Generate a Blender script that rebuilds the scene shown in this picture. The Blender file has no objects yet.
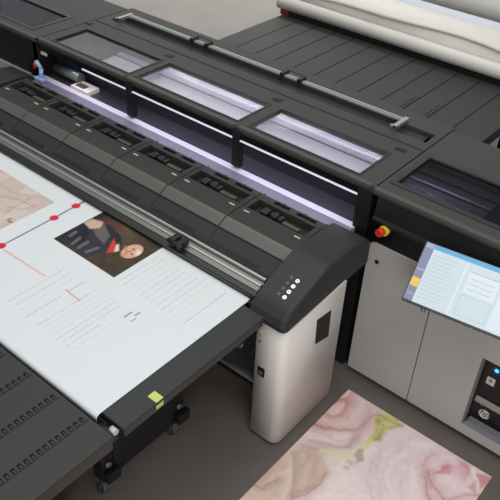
import bpy, bmesh, math
import numpy as np
from mathutils import Vector, Matrix
sc = bpy.context.scene
COL = sc.collection

# ------------------------------------------------------------------ camera
CR = [[0.76600351, 0.64134249, 0.04379985],
      [0.41729185, -0.44426089, -0.79277978],
      [-0.4889848, 0.62554941, 0.6079324 * -1]]
FPX = 735.03
CH = 3.2
cam_d = bpy.data.cameras.new('camera'); cam = bpy.data.objects.new('camera', cam_d); COL.objects.link(cam)
r0, r1, r2 = [Vector(r) for r in CR]
M3 = Matrix((r0, -r1, -r2)).transposed()
cam.matrix_world = Matrix.Translation((0, 0, CH)) @ M3.to_4x4()
cam_d.sensor_width = 36.0; cam_d.lens = FPX / 500 * 36.0
cam_d.clip_start = 0.05; cam_d.clip_end = 200
sc.camera = cam

# ------------------------------------------------------------------ light
world = bpy.data.worlds.new('world'); sc.world = world; world.use_nodes = True
bgn = world.node_tree.nodes['Background']
bgn.inputs[0].default_value = (0.92, 0.96, 1.0, 1); bgn.inputs[1].default_value = 0.32

def area(name, loc, target, sx, sy, power, color=(1, 1, 1)):
    d = bpy.data.lights.new(name, 'AREA'); d.shape = 'RECTANGLE'; d.size = sx; d.size_y = sy
    d.energy = power; d.color = color
    o = bpy.data.objects.new(name, d); COL.objects.link(o); o.location = loc
    o.rotation_euler = (Vector(target) - Vector(loc)).to_track_quat('-Z', 'Y').to_euler()
    return o
area('window_daylight', (-10, 15, 5.0), (-2, 3, 0.5), 16, 7, 260, (0.95, 0.98, 1.0))
area('ceiling_light', (-3.6, 3.2, 7.5), (-3.4, 3.2, 0), 6, 6, 245, (1.0, 0.97, 0.92))
area('front_fill', (4.5, -4.5, 3.6), (-1.5, 2.4, 0.4), 5, 4, 300, (1.0, 0.985, 0.975))  # unseen fill, added to brighten the cabinet faces
area('floor_print_fill', (0.8, 0.6, 6.5), (-0.8, 2.0, 0), 2.5, 2.5, 130, (1.0, 0.98, 0.96))  # added fill that lifts the floor print and the floor around it
fc = area('far_floor_fill', (-8.5, 11, 11), (-7.8, 10.3, 0), 3, 3, 620, (1.0, 0.99, 0.93)); fc.data.spread = math.radians(75)  # unseen lamp put in to lighten the far floor
vs = sc.view_settings
vs.view_transform = 'Standard'; vs.look = 'None'; vs.gamma = 1; vs.use_curve_mapping = False; vs.exposure = 0.0

# ------------------------------------------------------------------ helpers
def lin(c):
    return tuple((x / 255 / 12.92) if x / 255 <= 0.04045 else ((x / 255 + 0.055) / 1.055) ** 2.4 for x in c)
def mat(name, rgb, rough=0.5, metal=0.0, emit=None, estr=0.0, noise=0.0, nscale=40, bump=0.0, spec=0.5, coat=0.0):
    m = bpy.data.materials.new(name); m.use_nodes = True; nt = m.node_tree
    b = nt.nodes['Principled BSDF']; c = lin(rgb)
    b.inputs['Base Color'].default_value = (*c, 1); b.inputs['Roughness'].default_value = rough
    b.inputs['Metallic'].default_value = metal; b.inputs['Specular IOR Level'].default_value = spec
    b.inputs['Coat Weight'].default_value = coat
    if emit:
        b.inputs['Emission Color'].default_value = (*lin(emit), 1); b.inputs['Emission Strength'].default_value = estr
    tc = nt.nodes.new('ShaderNodeTexCoord'); n = nt.nodes.new('ShaderNodeTexNoise')
    n.inputs['Scale'].default_value = nscale; n.inputs['Detail'].default_value = 4
    nt.links.new(tc.outputs['Object'], n.inputs['Vector'])
    if noise:
        r = nt.nodes.new('ShaderNodeValToRGB')
        r.color_ramp.elements[0].position = 0.3; r.color_ramp.elements[1].position = 0.7
        r.color_ramp.elements[0].color = (*[x * (1 - noise) for x in c], 1)
        r.color_ramp.elements[1].color = (*[min(1, x * (1 + noise)) for x in c], 1)
        nt.links.new(n.outputs['Fac'], r.inputs[0]); nt.links.new(r.outputs[0], b.inputs['Base Color'])
    if bump:
        bp = nt.nodes.new('ShaderNodeBump'); bp.inputs['Strength'].default_value = bump; bp.inputs['Distance'].default_value = 0.002
        nt.links.new(n.outputs['Fac'], bp.inputs['Height']); nt.links.new(bp.outputs[0], b.inputs['Normal'])
    return m
def vcol_mat(name, rough=0.5):
    m = bpy.data.materials.new(name); m.use_nodes = True; nt = m.node_tree; b = nt.nodes['Principled BSDF']
    a = nt.nodes.new('ShaderNodeAttribute'); a.attribute_name = 'print'
    nt.links.new(a.outputs['Color'], b.inputs['Base Color']); b.inputs['Roughness'].default_value = rough
    b.inputs['Specular IOR Level'].default_value = 0.2
    return m
def pane_mat(name, tint, gloss, rough=0.03):
    m = bpy.data.materials.new(name); m.use_nodes = True; nt = m.node_tree
    nt.nodes.remove(nt.nodes['Principled BSDF']); out = nt.nodes['Material Output']
    t = nt.nodes.new('ShaderNodeBsdfTransparent'); t.inputs[0].default_value = (*tint, 1)
    g = nt.nodes.new('ShaderNodeBsdfGlossy'); g.inputs['Roughness'].default_value = rough
    g.inputs[0].default_value = (1, 1, 1, 1)
    f = nt.nodes.new('ShaderNodeFresnel'); f.inputs[0].default_value = 1.45
    mu = nt.nodes.new('ShaderNodeMath'); mu.operation = 'MULTIPLY'; mu.inputs[1].default_value = gloss
    mx = nt.nodes.new('ShaderNodeMixShader')
    nt.links.new(f.outputs[0], mu.inputs[0]); nt.links.new(mu.outputs[0], mx.inputs[0])
    nt.links.new(t.outputs[0], mx.inputs[1]); nt.links.new(g.outputs[0], mx.inputs[2]); nt.links.new(mx.outputs[0], out.inputs[0])
    return m

class MB:
    """collects shapes in world coordinates, built as ONE mesh"""
    def __init__(s): s.bm = bmesh.new(); s.mi = 0
    def _fin(s, verts, faces, bevel=0, seg=2):
        for f in faces: f.material_index = s.mi
        if bevel:
            es = list({e for f in faces for e in f.edges})
            r = bmesh.ops.bevel(s.bm, geom=es, offset=bevel, segments=seg, profile=0.6, affect='EDGES', clamp_overlap=True)
            for f in r['faces']: f.material_index = s.mi
    def box(s, x0, x1, y0, y1, z0, z1, bevel=0, M=None, seg=2):
        P = [(x, y, z) for z in (z0, z1) for y in (y0, y1) for x in (x0, x1)]
        v = [s.bm.verts.new(M @ Vector(p) if M else p) for p in P]
        F = [(0, 2, 3, 1), (4, 5, 7, 6), (0, 1, 5, 4), (2, 6, 7, 3), (0, 4, 6, 2), (1, 3, 7, 5)]
        s._fin(v, [s.bm.faces.new([v[i] for i in f]) for f in F], bevel, seg); return s
    def prism(s, pts, x0, x1, axis='x', bevel=0, seg=2, M=None):
        """pts: closed outline; axis x: (y,z), axis y: (x,z), axis z: (x,y)"""
        def mk(p, t):
            q = {'x': (t, p[0], p[1]), 'y': (p[0], t, p[1]), 'z': (p[0], p[1], t)}[axis]
            return M @ Vector(q) if M else Vector(q)
        a = [s.bm.verts.new(mk(p, x0)) for p in pts]; b = [s.bm.verts.new(mk(p, x1)) for p in pts]
        n = len(pts); fs = [s.bm.faces.new(a), s.bm.faces.new(b[::-1])]
        for i in range(n): fs.append(s.bm.faces.new([a[i], b[i], b[(i + 1) % n], a[(i + 1) % n]]))
        bmesh.ops.recalc_face_normals(s.bm, faces=fs)
        s._fin(a + b, fs, bevel, seg); return s
    def cyl(s, p0, p1, r, n=20, r2=None, cap=True):
        p0 = Vector(p0); p1 = Vector(p1); d = (p1 - p0).normalized(); r2 = r if r2 is None else r2
        u = d.orthogonal().normalized(); w = d.cross(u)
        A = [s.bm.verts.new(p0 + (u * math.cos(t) + w * math.sin(t)) * r) for t in [2 * math.pi * i / n for i in range(n)]]
        B = [s.bm.verts.new(p1 + (u * math.cos(t) + w * math.sin(t)) * r2) for t in [2 * math.pi * i / n for i in range(n)]]
        fs = [s.bm.faces.new([A[i], A[(i + 1) % n], B[(i + 1) % n], B[i]]) for i in range(n)]
        for f in fs: f.smooth = True
        if cap: fs += [s.bm.faces.new(A[::-1]), s.bm.faces.new(B)]
        s._fin(None, fs); return s
    def tube(s, pts, r, n=10):
        pts = [Vector(p) for p in pts]
        for a, b in zip(pts, pts[1:]): s.cyl(a, b, r, n)
        return s
    def quad(s, P):
        v = [s.bm.verts.new(p) for p in P]; f = s.bm.faces.new(v); f.material_index = s.mi; return s
    def build(s, name, mats, parent=None, smooth=False):
        L = Vector((0, 0, 0)); p = parent
        while p is not None: L += p.location; p = p.parent
        for v in s.bm.verts: v.co -= L
        me = bpy.data.meshes.new(name); s.bm.to_mesh(me); s.bm.free()
        for m in (mats if isinstance(mats, (list, tuple)) else [mats]): me.materials.append(m)
        if smooth:
            for f in me.polygons: f.use_smooth = True
        o = bpy.data.objects.new(name, me); COL.objects.link(o)
        if parent: o.parent = parent
        return o
def thing(name, loc, label, cat, group=None):
    o = bpy.data.objects.new(name, None); COL.objects.link(o); o.location = loc; o.empty_display_size = 0.1
    o['label'] = label; o['category'] = cat
    if group: o['group'] = group
    return o
def tag(o, label, cat, group=None):
    o['label'] = label; o['category'] = cat
    if group: o['group'] = group
    return o
def plate(mb, x0, x1, y0, y1, z0, z1, hx, hy):
    """flat plate with a row of rectangular openings: hx = [(a,b)..] all over y range hy"""
    mb.box(x0, x1, y0, hy[0], z0, z1); mb.box(x0, x1, hy[1], y1, z0, z1)
    xs = x0
    for a, b in hx:
        mb.box(xs, a, hy[0], hy[1], z0, z1); xs = b
    mb.box(xs, x1, hy[0], hy[1], z0, z1)
def text_mesh(body, size, M, name, material, parent, extrude=0.0005, shear=0.0):
    cu = bpy.data.curves.new(name, 'FONT'); cu.body = body; cu.size = size; cu.extrude = extrude; cu.shear = shear
    cu.align_x = 'CENTER'; cu.align_y = 'CENTER'
    t = bpy.data.objects.new(name, cu); COL.objects.link(t); bpy.context.view_layer.update()
    me = bpy.data.meshes.new_from_object(t.evaluated_get(bpy.context.evaluated_depsgraph_get()))
    bpy.data.objects.remove(t)
    L = Vector((0, 0, 0)); p = parent
    while p is not None: L += p.location; p = p.parent
    me.transform(Matrix.Translation(-L) @ M); me.materials.clear(); me.materials.append(material)
    o = bpy.data.objects.new(name, me); COL.objects.link(o); o.parent = parent; return o

# ------------------------------------------------------------------ materials
BLK = mat('black_plastic', (46, 48, 47), 0.52, spec=0.3, noise=0.06, nscale=300, bump=0.1)
HOOD = mat('hood_painted_metal', (59, 59, 56), 0.52, spec=0.3, noise=0.05, nscale=250, bump=0.1)
HOODF = mat('hood_trim', (74, 76, 71), 0.52, spec=0.3)
DARK = mat('dark_plastic', (28, 28, 28), 0.4)
DEEP = mat('deep_black', (16, 16, 17), 0.5)
GLOSSBLK = mat('gloss_black', (14, 14, 15), 0.3, spec=0.3)
BEAM = mat('front_strip_plastic', (46, 46, 48), 0.52, spec=0.3)
COVER = mat('cover_plastic', (51, 51, 49), 0.52, spec=0.3, noise=0.05, nscale=250, bump=0.1)
RIDGE = mat('ridge_plastic', (80, 82, 78), 0.4)
SILV = mat('brushed_aluminium', (175, 177, 175), 0.42, metal=0.75, noise=0.05, nscale=120)
SILVD = mat('grey_aluminium', (120, 122, 118), 0.4, metal=0.6)
WHITE = mat('warm_white_paint', (216, 209, 204), 0.45, noise=0.02, nscale=200)
GREY = mat('grey_cabinet_paint', (168, 165, 161), 0.5, noise=0.02, nscale=300)
TAB = mat('table_coating', (54, 55, 53), 0.52, spec=0.3, noise=0.05, nscale=200)
TABS = mat('table_side', (50, 47, 44), 0.5)
TABD = mat('table_slot', (20, 20, 22), 0.6, spec=0.1)
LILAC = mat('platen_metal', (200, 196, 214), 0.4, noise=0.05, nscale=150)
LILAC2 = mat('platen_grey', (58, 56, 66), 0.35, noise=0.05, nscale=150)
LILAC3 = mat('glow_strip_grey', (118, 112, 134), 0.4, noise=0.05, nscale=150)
BPAN = mat('back_panel_slate', (42, 41, 48), 0.4)
LIPGLOW = mat('lip_highlight_glow', (230, 230, 240), 0.4, emit=(235, 232, 250), estr=0.45)  # emission stands for the highlight on the fascia lip
MLAB = mat('pale_label', (190, 192, 185), 0.5)
LIME = mat('lime_sticker', (196, 206, 110), 0.5)
OLIVE = mat('olive_part', (70, 74, 58), 0.5)
RED = mat('red_plastic', (200, 50, 25), 0.35)
REDD = mat('red_end_cap', (120, 34, 22), 0.45)
YEL = mat('yellow_plastic', (225, 195, 50), 0.4)
BLUE = mat('pale_blue_plastic', (150, 180, 225), 0.4)
NAVY = mat('navy_plastic', (24, 36, 62), 0.35)
RUB = mat('rubber', (40, 40, 40), 0.7)
ROLLW = mat('white_media_roll', (214, 212, 205), 0.55, noise=0.02, nscale=6)
ROLLB = mat('bluish_white_media', (196, 200, 214), 0.55, noise=0.02, nscale=6)
FLOORM = mat('polished_concrete', (104, 97, 92), 0.36, noise=0.10, nscale=2.2, spec=0.6)
PANE = pane_mat('clear_window', (0.86, 0.86, 0.86), 0.2)
PANED = pane_mat('smoked_window', (0.38, 0.38, 0.40), 0.25)

# ------------------------------------------------------------------ floor
f = MB(); f.box(-22, 12, -12, 24, -0.1, 0)
fl = f.build('floor', FLOORM); fl['kind'] = 'structure'

# ================================================================== PRINTER
P = thing('wide_format_printer', (-2.8, 2.8, 0), 'large black and grey flatbed printing machine with glass hood windows and lit print zone', 'printer')
HZ = 1.264
XL, XR = -4.10, -1.432          # centre hood ends
YF, YB = 2.80, 3.66
WY = (2.862, 3.146)
WX = [(-4.00, -3.265), (-3.195, -2.375), (-2.285, -1.56)]
# centre hood
h = MB()
# top: front strip, window row, middle, groove, back strip
plate(h, XL + .004, XR - .004, YF, 3.39, HZ - .03, HZ, WX, WY)
h.box(XL + .004, XR - .004, 3.505, YB, HZ - .03, HZ)
h.box(XL + .004, -4.03, 3.39, 3.505, HZ - .03, HZ); h.box(-1.475, XR - .004, 3.39, 3.505, HZ - .03, HZ)
h.box(XL + .004, XR - .004, 3.30, 3.308, HZ, HZ + .004)
h.box(XL + .004, XR - .004, YB - .03, YB, .92, HZ - .03)
h.build('hood', HOOD, P)
g = MB(); g.box(-4.03, -1.475, 3.385, 3.51, HZ - .045, HZ - .03); g.build('rail_channel', mat('channel_slate', (60, 62, 70), .4), P)
# raised frames along the front edge of every hood section + cross ribs
for i, (a, b) in enumerate(((-4.09, -3.245), (-3.215, -2.345), (-2.315, -1.45))):
    t = MB(); t.box(a, b, YF - .006, YF + .022, HZ - .012, HZ + .008, .003)
    t.build('hood_front_trim', HOODF, P)
for (a, b) in WX:
    w = MB(); e = .012
    w.box(a - e, b + e, WY[0] - e, WY[0], HZ, HZ + .003); w.box(a - e, b + e, WY[1], WY[1] + e, HZ, HZ + .003)
    w.box(a - e, a, WY[0], WY[1], HZ, HZ + .003); w.box(b, b + e, WY[0], WY[1], HZ, HZ + .003)
    wf = w.build('window_frame', DARK, P)
    w = MB(); w.box(a, b, WY[0], WY[1], HZ - .010, HZ - .006); w.build('window_pane', PANE, wf)
for x in (-4.08, -3.279, -2.382, -1.536):
    q = MB(); q.box(x - .03, x + .03, 3.212, 3.252, HZ, HZ + .005, .002); q.mi = 1
    q.box(x - .020, x + .020, 3.222, 3.242, HZ + .005, HZ + .0065)
    q.build('hinge', [DARK, BLK], P)
# aluminium rail on the hood
q = MB(); q.box(-3.96, -1.685, 3.492, 3.530, HZ + .006, HZ + .020, .003)
q.box(-3.96, -1.685, 3.505, 3.512, HZ + .020, HZ + .024)
rail = q.build('hood_rail', SILV, P); rail['label'] = 'silver aluminium rail'
for x in (-3.965, -1.68):
    q = MB(); q.box(x - .014, x + .014, 3.40, 3.54, HZ + .004, HZ + .026, .003); q.box(x - .03, x + .014, 3.40, 3.42, HZ + .004, HZ + .02, .002)
    q.build('rail_end_bracket', SILV, P)
for x in (-3.325, -3.195, -2.55, -2.415):
    q = MB(); q.box(x - .014, x + .014, 3.48, 3.545, HZ, HZ + .036, .005); q.build('rail_bracket', DEEP, P)
for a, b in ((-3.325, -3.195), (-2.55, -2.415)):
    q = MB(); q.tube([(a, 3.545, HZ + .036), (b, 3.545, HZ + .036)], .003); q.build('rail_handle', DARK, P)
# fascia under hood front edge
q = MB(); q.box(XL, XR, YF, YF + .03, 1.196, HZ - .03); q.build('hood_fascia', GLOSSBLK, P)
q = MB(); q.box(XL + .45, -1.515, YF - .003, YF + .022, 1.184, 1.190); l_ = q.build('lip_highlight', LIPGLOW, P); l_['label'] = 'thin white glowing lip of the fascia'  # highlight along the fascia's lower lip, made as a glowing strip
for x in (-3.205, -2.33):
    q = MB(); q.box(x - .028, x + .028, YF - .004, YF + .034, 1.012, 1.25, .003)
    q.box(x - .024, x + .024, YF - .008, YF + .0, 1.10, 1.24, .003); q.build('hood_post', DEEP, P)
# right and left inner cheeks
q = MB(); q.box(-1.515, XR, YF - .01, YF + .75, .03, HZ - .03); q.build('side_cheek', DEEP, P)
q = MB(); q.box(-4.16, -4.09, YF, YF + .75, .03, HZ - .03); q.build('side_cheek', DEEP, P)
# interior below hood
q = MB()
q.box(-4.09, -1.515, 2.87, 3.6, 1.178, 1.186)
q.mi = 1; q.box(-4.09, -1.515, 2.96, 3.095, 1.186, 1.190); q.box(-4.09, -1.515, 3.162, 3.186, 1.186, 1.192); q.box(-4.09, -1.515, 3.216, 3.30, 1.186, 1.192)
q.mi = 2; q.box(-4.09, -1.515, 3.222, 3.228, 1.192, 1.1935)
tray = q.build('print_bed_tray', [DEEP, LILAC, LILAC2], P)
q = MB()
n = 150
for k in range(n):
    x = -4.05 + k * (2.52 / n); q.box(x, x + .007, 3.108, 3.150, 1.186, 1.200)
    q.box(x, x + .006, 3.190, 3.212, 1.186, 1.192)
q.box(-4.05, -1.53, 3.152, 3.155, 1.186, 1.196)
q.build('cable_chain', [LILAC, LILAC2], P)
q = MB(); q.box(-4.05, -3.66, 2.90, 3.28, 1.192, 1.215, .004); q.build('tray_shade_block', DARK, P)  # dark block added so the tray's left end looks unlit
q = MB(); q.box(-4.09, -1.515, 3.31, 3.36, 1.05, HZ - .03); q.build('hood_inner_wall', DEEP, P)
# crossbeam and lower back panel in the opening
q = MB(); q.box(-4.09, -1.515, 2.95, 3.02, 1.075, 1.178); q.build('carriage_beam', DEEP, P)
q = MB(); q.box(-4.09, -1.515, 2.965, 2.985, .99, 1.105); q.build('opening_back_panel', BPAN, P)
# platen: glow strip and bright strip
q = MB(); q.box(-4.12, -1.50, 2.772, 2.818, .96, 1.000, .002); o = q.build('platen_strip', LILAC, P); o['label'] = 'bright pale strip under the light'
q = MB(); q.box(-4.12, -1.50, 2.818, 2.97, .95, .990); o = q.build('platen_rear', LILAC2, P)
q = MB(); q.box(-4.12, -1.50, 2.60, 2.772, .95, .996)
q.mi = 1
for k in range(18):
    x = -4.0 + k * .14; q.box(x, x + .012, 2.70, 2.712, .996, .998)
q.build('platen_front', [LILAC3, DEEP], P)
for i, (x, y, e) in enumerate(((-2.8, 2.868, 0),)):
    pass
a1 = area('print_zone_led', (-2.7, 2.868, 1.172), (-2.7, 2.80, 0.98), 2.35, .03, 1.5, (0.92, 0.89, 1.0))
a1.data.spread = math.radians(125)
a2 = area('hood_led', (-2.40, 3.29, 1.226), (-2.40, 3.05, 1.185), 1.75, .03, 6, (0.92, 0.86, 1.0))
a3 = area('hood_led', (-2.35, 2.845, 1.228), (-2.35, 3.05, 1.188), 1.65, .03, 4.5, (0.92, 0.86, 1.0))
# target plate and grey tube at the left end of the zone
q = MB(); q.box(-3.81, -3.64, 2.815, 2.92, .985, 1.018, .002); q.mi = 1; q.box(-3.79, -3.70, 2.835, 2.885, 1.018, 1.020)
o = q.build('calibration_plate', [WHITE, OLIVE], P); o['label'] = 'small white plate with olive rectangle'
q = MB(); q.cyl((-4.06, 2.90, 1.04), (-3.80, 2.90, 1.04), .035); q.build('grey_tube', SILVD, P)
q = MB(); q.box(-4.08, -3.85, 2.925, 2.95, 1.05, 1.16); q.build('navy_block', NAVY, P)
q = MB(); q.box(-4.07, -4.01, YF - .006, YF, 1.165, 1.185); q.build('warning_label', MLAB, P)
# blue clamp with red tip
q = MB(); q.tube([(-4.13, 2.73, .995), (-4.04, 2.75, 1.012), (-4.035, 2.755, 1.085), (-4.08, 2.755, 1.125)], .014, 10)
q.box(-4.05, -4.0, 2.72, 2.76, 1.0, 1.02, .003)
cl = q.build('clamp', BLUE, P); cl['label'] = 'pale blue clamp'
q = MB(); q.cyl((-4.10, 2.75, 1.07), (-4.08, 2.75, 1.115), .013); q.build('clamp_tip', RED, cl)

# ---- front cover
SX = [-4.07, -3.665, -3.26, -2.848, -2.44, -2.015, -1.585]
for a, b in zip(SX, SX[1:]):
    a += .003; b -= .003
    q = MB()
    q.prism([(2.305, .985), (2.308, 1.003), (2.35, 1.028), (2.37, 1.033), (2.497, 1.038), (2.497, .985)], a, b)
    q.box(a, a + .028, 2.497, 2.60, .985, 1.040); q.box(b - .028, b, 2.497, 2.60, .985, 1.040)
    q.box(a, b, 2.597, 2.618, .985, 1.040)
    # raised teeth toward the light
    q.box(a, a + .10, 2.618, 2.655, .985, 1.036); q.box(a + .20, a + .25, 2.618, 2.655, .985, 1.036); q.box(b - .05, b, 2.618, 2.655, .985, 1.036)
    q.box(a + .10, b, 2.650, 2.660, .985, 1.034)
    cp = q.build('cover_panel', COVER, P)
    q = MB(); q.prism([(2.3045, 1.0045), (2.350, 1.0302), (2.368, 1.0355), (2.3685, 1.0340), (2.3505, 1.0282), (2.309, 1.0022)], a, b); q.build('cover_ridge_highlight', RIDGE, cp)  # lighter strip, the ridge highlight put into the colour
    q = MB(); q.box(a + .028, b - .028, 2.497, 2.597, .985, 1.005); q.build('pocket_floor', DARK, cp)
    q = MB(); q.box(a + .09, a + .135, 2.52, 2.575, 1.005, 1.034, .004); q.cyl((a + .17, 2.55, 1.005), (a + .17, 2.55, 1.036), .022, 16)
    q.mi = 1; q.box(a + .24, a + .345, 2.515, 2.54, 1.005, 1.032, .003); q.mi = 2; q.box(a + .20, a + .22, 2.53, 2.57, 1.005, 1.03)
    q.build('sensor_carrier', [DARK, OLIVE, BEAM], cp)
    for x in (a + .047, b - .047):
        q = MB(); q.box(x - .018, x + .018, 2.462, 2.470, 1.036, 1.0385); q.build('index_mark', MLAB, cp)
# beam body, sloped front strip with slots
q = MB(); q.prism([(2.20, .895), (2.20, .93), (2.222, .950), (2.300, .998), (2.64, .985), (2.64, .895)], -4.08, -1.575)
q.mi = 1
for (a, b) in zip(SX, SX[1:]):
    u0, u1 = a + .02, b - .10
    q.prism([(2.226, .9537), (2.240, .9623), (2.240, .9645), (2.226, .9560)], u0, u1)
q.build('front_beam', [BEAM, DEEP], P)
for x in SX[1:-1]:
    q = MB(); q.prism([(2.224, .9525), (2.300, .9995), (2.300, 1.0005), (2.224, .9535)], x - .002, x + .002); q.build('beam_seam', DEEP, P)
q = MB(); q.prism([(2.298, .995), (2.310, .995), (2.309, 1.0010), (2.298, 1.0000)], -4.08, -1.58); q.build('cover_gap', DEEP, P)
# aluminium front rail, stepped
q = MB(); q.prism([(2.128, .905), (2.128, .915), (2.150, .922), (2.152, .930), (2.166, .934), (2.168, .925), (2.180, .930), (2.184, .944), (2.198, .948), (2.206, .940), (2.206, .905)], -4.02, -1.607); q.mi = 1; q.prism([(2.183, .944), (2.186, .948), (2.193, .949), (2.193, .945)], -4.02, -1.607); q.prism([(2.150, .923), (2.152, .931), (2.158, .933), (2.158, .928)], -4.02, -1.607)
o = q.build('front_rail', [SILVD, SILV], P); o['label'] = 'silver stepped front rail'
q = MB(); q.prism([(2.100, .890), (2.100, .903), (2.125, .910), (2.21, .910), (2.21, .890)], -4.08, -1.60, bevel=.0); q.build('entry_lip', DARK, P)
q = MB(); q.cyl((-4.08, 2.094, .899), (-1.59, 2.094, .899), .008, 12); q.build('pinch_roller', DARK, P)
for x in (-2.155, -2.105):
    q = MB(); q.box(x - .018, x + .018, 2.10, 2.165, .905, .958, .006); q.build('rail_clip', DEEP, P)
q = MB(); q.cyl((-2.18, 2.105, .942), (-2.08, 2.105, .942), .012, 12); q.build('clip_axle', DEEP, P)

# ---- end caps with control panel
def zslope(y): return .950 + .42 * (y - 2.11)
def endcap(x0, x1, name, sgn):
    q = MB(); prof = [(2.045, .835), (2.035, .870), (2.050, .905), (2.085, .935), (2.11, .950), (2.34, 1.046), (2.38, 1.052), (2.62, 1.046), (2.70, 1.034), (2.745, 1.0), (2.745, .86), (2.40, .846)]
    # rounded outer side: stack of slices
    n = 6; R = .030
    A = []
    xs = []
    for i in range(n + 1):
        t = i / n * math.pi / 2
        xs.append((x1 - sgn * R + sgn * R * math.sin(t), 1 - math.cos(t)))
    rings = [(x0, 0)] + xs
    cy, cz = 2.39, .93
    vs_ = []
    for x, k in rings:
        ring = []
        for (y, z) in prof:
            yy = y + (max(0, .03 * k)) * (1 if y < 2.2 else 0) ; zz = z - (.012 * k if z > .93 else 0)
            ring.append(q.bm.verts.new((x, yy, zz)))
        vs_.append(ring)
    fs = []
    for r_a, r_b in zip(vs_, vs_[1:]):
        for i in range(len(prof)):
            fs.append(q.bm.faces.new([r_a[i], r_b[i], r_b[(i + 1) % len(prof)], r_a[(i + 1) % len(prof)]]))
    fs.append(q.bm.faces.new(vs_[0])); fs.append(q.bm.faces.new(vs_[-1]))
    bmesh.ops.recalc_face_normals(q.bm, faces=fs)
    for f_ in fs: f_.smooth = False
    return q.build(name, BLK, P)
cap = endcap(-1.578, -1.372, 'control_end_cap', 1); cap['label'] = 'black sloped end cap carrying the buttons'
endcap(-4.085, -4.32, 'end_cap', -1)
q = MB(); 
for (y, x, c) in [(2.045, -1.60, .0)]:
    q.cyl((-1.608, 2.085, .872), (-1.56, 2.085, .872), .026, 16); q.cyl((-1.60, 2.13, .905), (-1.565, 2.13, .905), .02, 16)
q.build('roller_bearing', DARK, P)
q = MB(); q.box(-1.66, -1.56, 2.045, 2.10, .80, .845, .008); q.build('side_latch', DARK, P)
# buttons
GLY = mat('button_glyph', (60, 60, 60), .5); BLED = mat('lit_button', (225, 225, 225), .4, emit=(225, 225, 225), estr=.35); BDIM = mat('dim_button', (84, 84, 84), .5)
def zs_pt(x, y, dz=0): return Vector((x, y, zslope(y) + dz))
ang = math.atan(.42)
BR = [(-1.452, 2.137 + .0315 * i) for i in range(4)]
BL_ = [(-1.487, 2.139 + .0315 * i) for i in range(4)]
nrm = Vector((0, -math.sin(ang), math.cos(ang)))
for i, (x, y) in enumerate(BR):
    c = zs_pt(x, y); q = MB(); q.cyl(c - nrm * .002, c + nrm * .002, .0105, 20); b_ = q.build('button', BLED, cap)
    c2 = c + nrm * .0022; q = MB(); q.cyl(c2, c2 + nrm * .0004, .004, 4 if i % 2 else 3); q.build('button_symbol', GLY, b_)
for i, (x, y) in enumerate(BL_):
    c = zs_pt(x, y); q = MB(); q.cyl(c - nrm * .002, c + nrm * .0008, .009, 6); q.build('indicator_icon', BDIM, cap)

# ---- white front end cabinet (right) and its twin (left)
def rounded(x0, x1, y0, y1, r, corners):
    pts = []
    for (cx, cy, a0, on) in ((x0 + r, y0 + r, 180, 'fl' in corners), (x1 - r, y0 + r, 270, 'fr' in corners), (x1 - r, y1 - r, 0, 'br' in corners), (x0 + r, y1 - r, 90, 'bl' in corners)):
        if on:
            pts += [(cx + r * math.cos(math.radians(a0 + t)), cy + r * math.sin(math.radians(a0 + t))) for t in range(0, 91, 10)]
        else:
            pts.append((x0 if cx < (x0 + x1) / 2 else x1, y0 if cy < (y0 + y1) / 2 else y1))
    return pts
def shell(pts, z0, ztop, name):
    q = MB(); a = [q.bm.verts.new((x, y, z0)) for x, y in pts]; b = [q.bm.verts.new((x, y, ztop(y))) for x, y in pts]
    n = len(pts)
    fs = [q.bm.faces.new(a[::-1]), q.bm.faces.new(b)] + [q.bm.faces.new([a[i], a[(i + 1) % n], b[(i + 1) % n], b[i]]) for i in range(n)]
    bmesh.ops.recalc_face_normals(q.bm, faces=fs)
    for f_ in fs[2:]: f_.smooth = True
    fs[0].smooth = fs[1].smooth = False
    return q.build(name, WHITE, P)
wc = shell(rounded(-1.533, -1.363, 2.05, 2.545, .05, ('fr',)), .03, lambda y: .834 + .03 * (y - 2.05) / .5, 'end_cabinet')
wc['label'] = 'white end cabinet with rounded front corner'
lc = shell(rounded(-4.33, -4.16, 2.05, 2.545, .07, ('fl',)), .03, lambda y: .834 + .03 * (y - 2.05) / .5, 'end_cabinet')
q = MB(); q.prism([(2.305, .759), (2.428, .743), (2.437, .556), (2.317, .586)], -1.3635, -1.3605)
gr = q.build('side_grille', DEEP, wc)
q = MB()
for z in (.60, .625, .65, .675, .70): q.box(-1.3605, -1.3595, 2.33, 2.425, z, z + .006)
q.build('grille_slat', DARK, gr)
q = MB(); q.box(-1.512, -1.468, 2.046, 2.052, .475, .535, .004); q.mi = 1; q.box(-1.50, -1.48, 2.040, 2.046, .492, .515, .003); q.build('latch', [DEEP, SILVD], wc)
for z, m_ in ((.765, LIME), (.705, DARK)):
    q = MB(); q.cyl((-1.510, 2.046, z), (-1.510, 2.051, z), .008 if m_ is LIME else .005, 12); q.build('screw', m_, wc)
q = MB(); q.cyl((-1.522, 2.046, .12), (-1.522, 2.051, .12), .004, 10); q.build('screw', DARK, wc)
q = MB(); q.box(-1.50, -1.39, 2.10, 2.50, 0, .03); q.build('cabinet_foot', DEEP, wc)
q = MB(); q.box(-4.30, -4.19, 2.10, 2.50, 0, .03); q.build('cabinet_foot', DEEP, lc)
# lower front cross bars, inner frame below print zone
q = MB(); q.box(-3.9, -1.53, 2.07, 2.09, .362, .372, .002); q.box(-3.9, -1.53, 2.10, 2.12, .346, .356, .002); q.mi = 1; q.box(-3.9, -1.53, 2.07, 2.12, .330, .346)
q.build('lower_crossbar', [SILV, DEEP], P)
q = MB(); q.box(-4.15, -1.54, 2.62, 2.68, .05, .885); q.build('inner_front_panel', DEEP, P)
q = MB(); q.cyl((-1.56, 2.2, .30), (-1.53, 2.2, .30), .02, 14); q.build('bolt', DARK, P)

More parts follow.
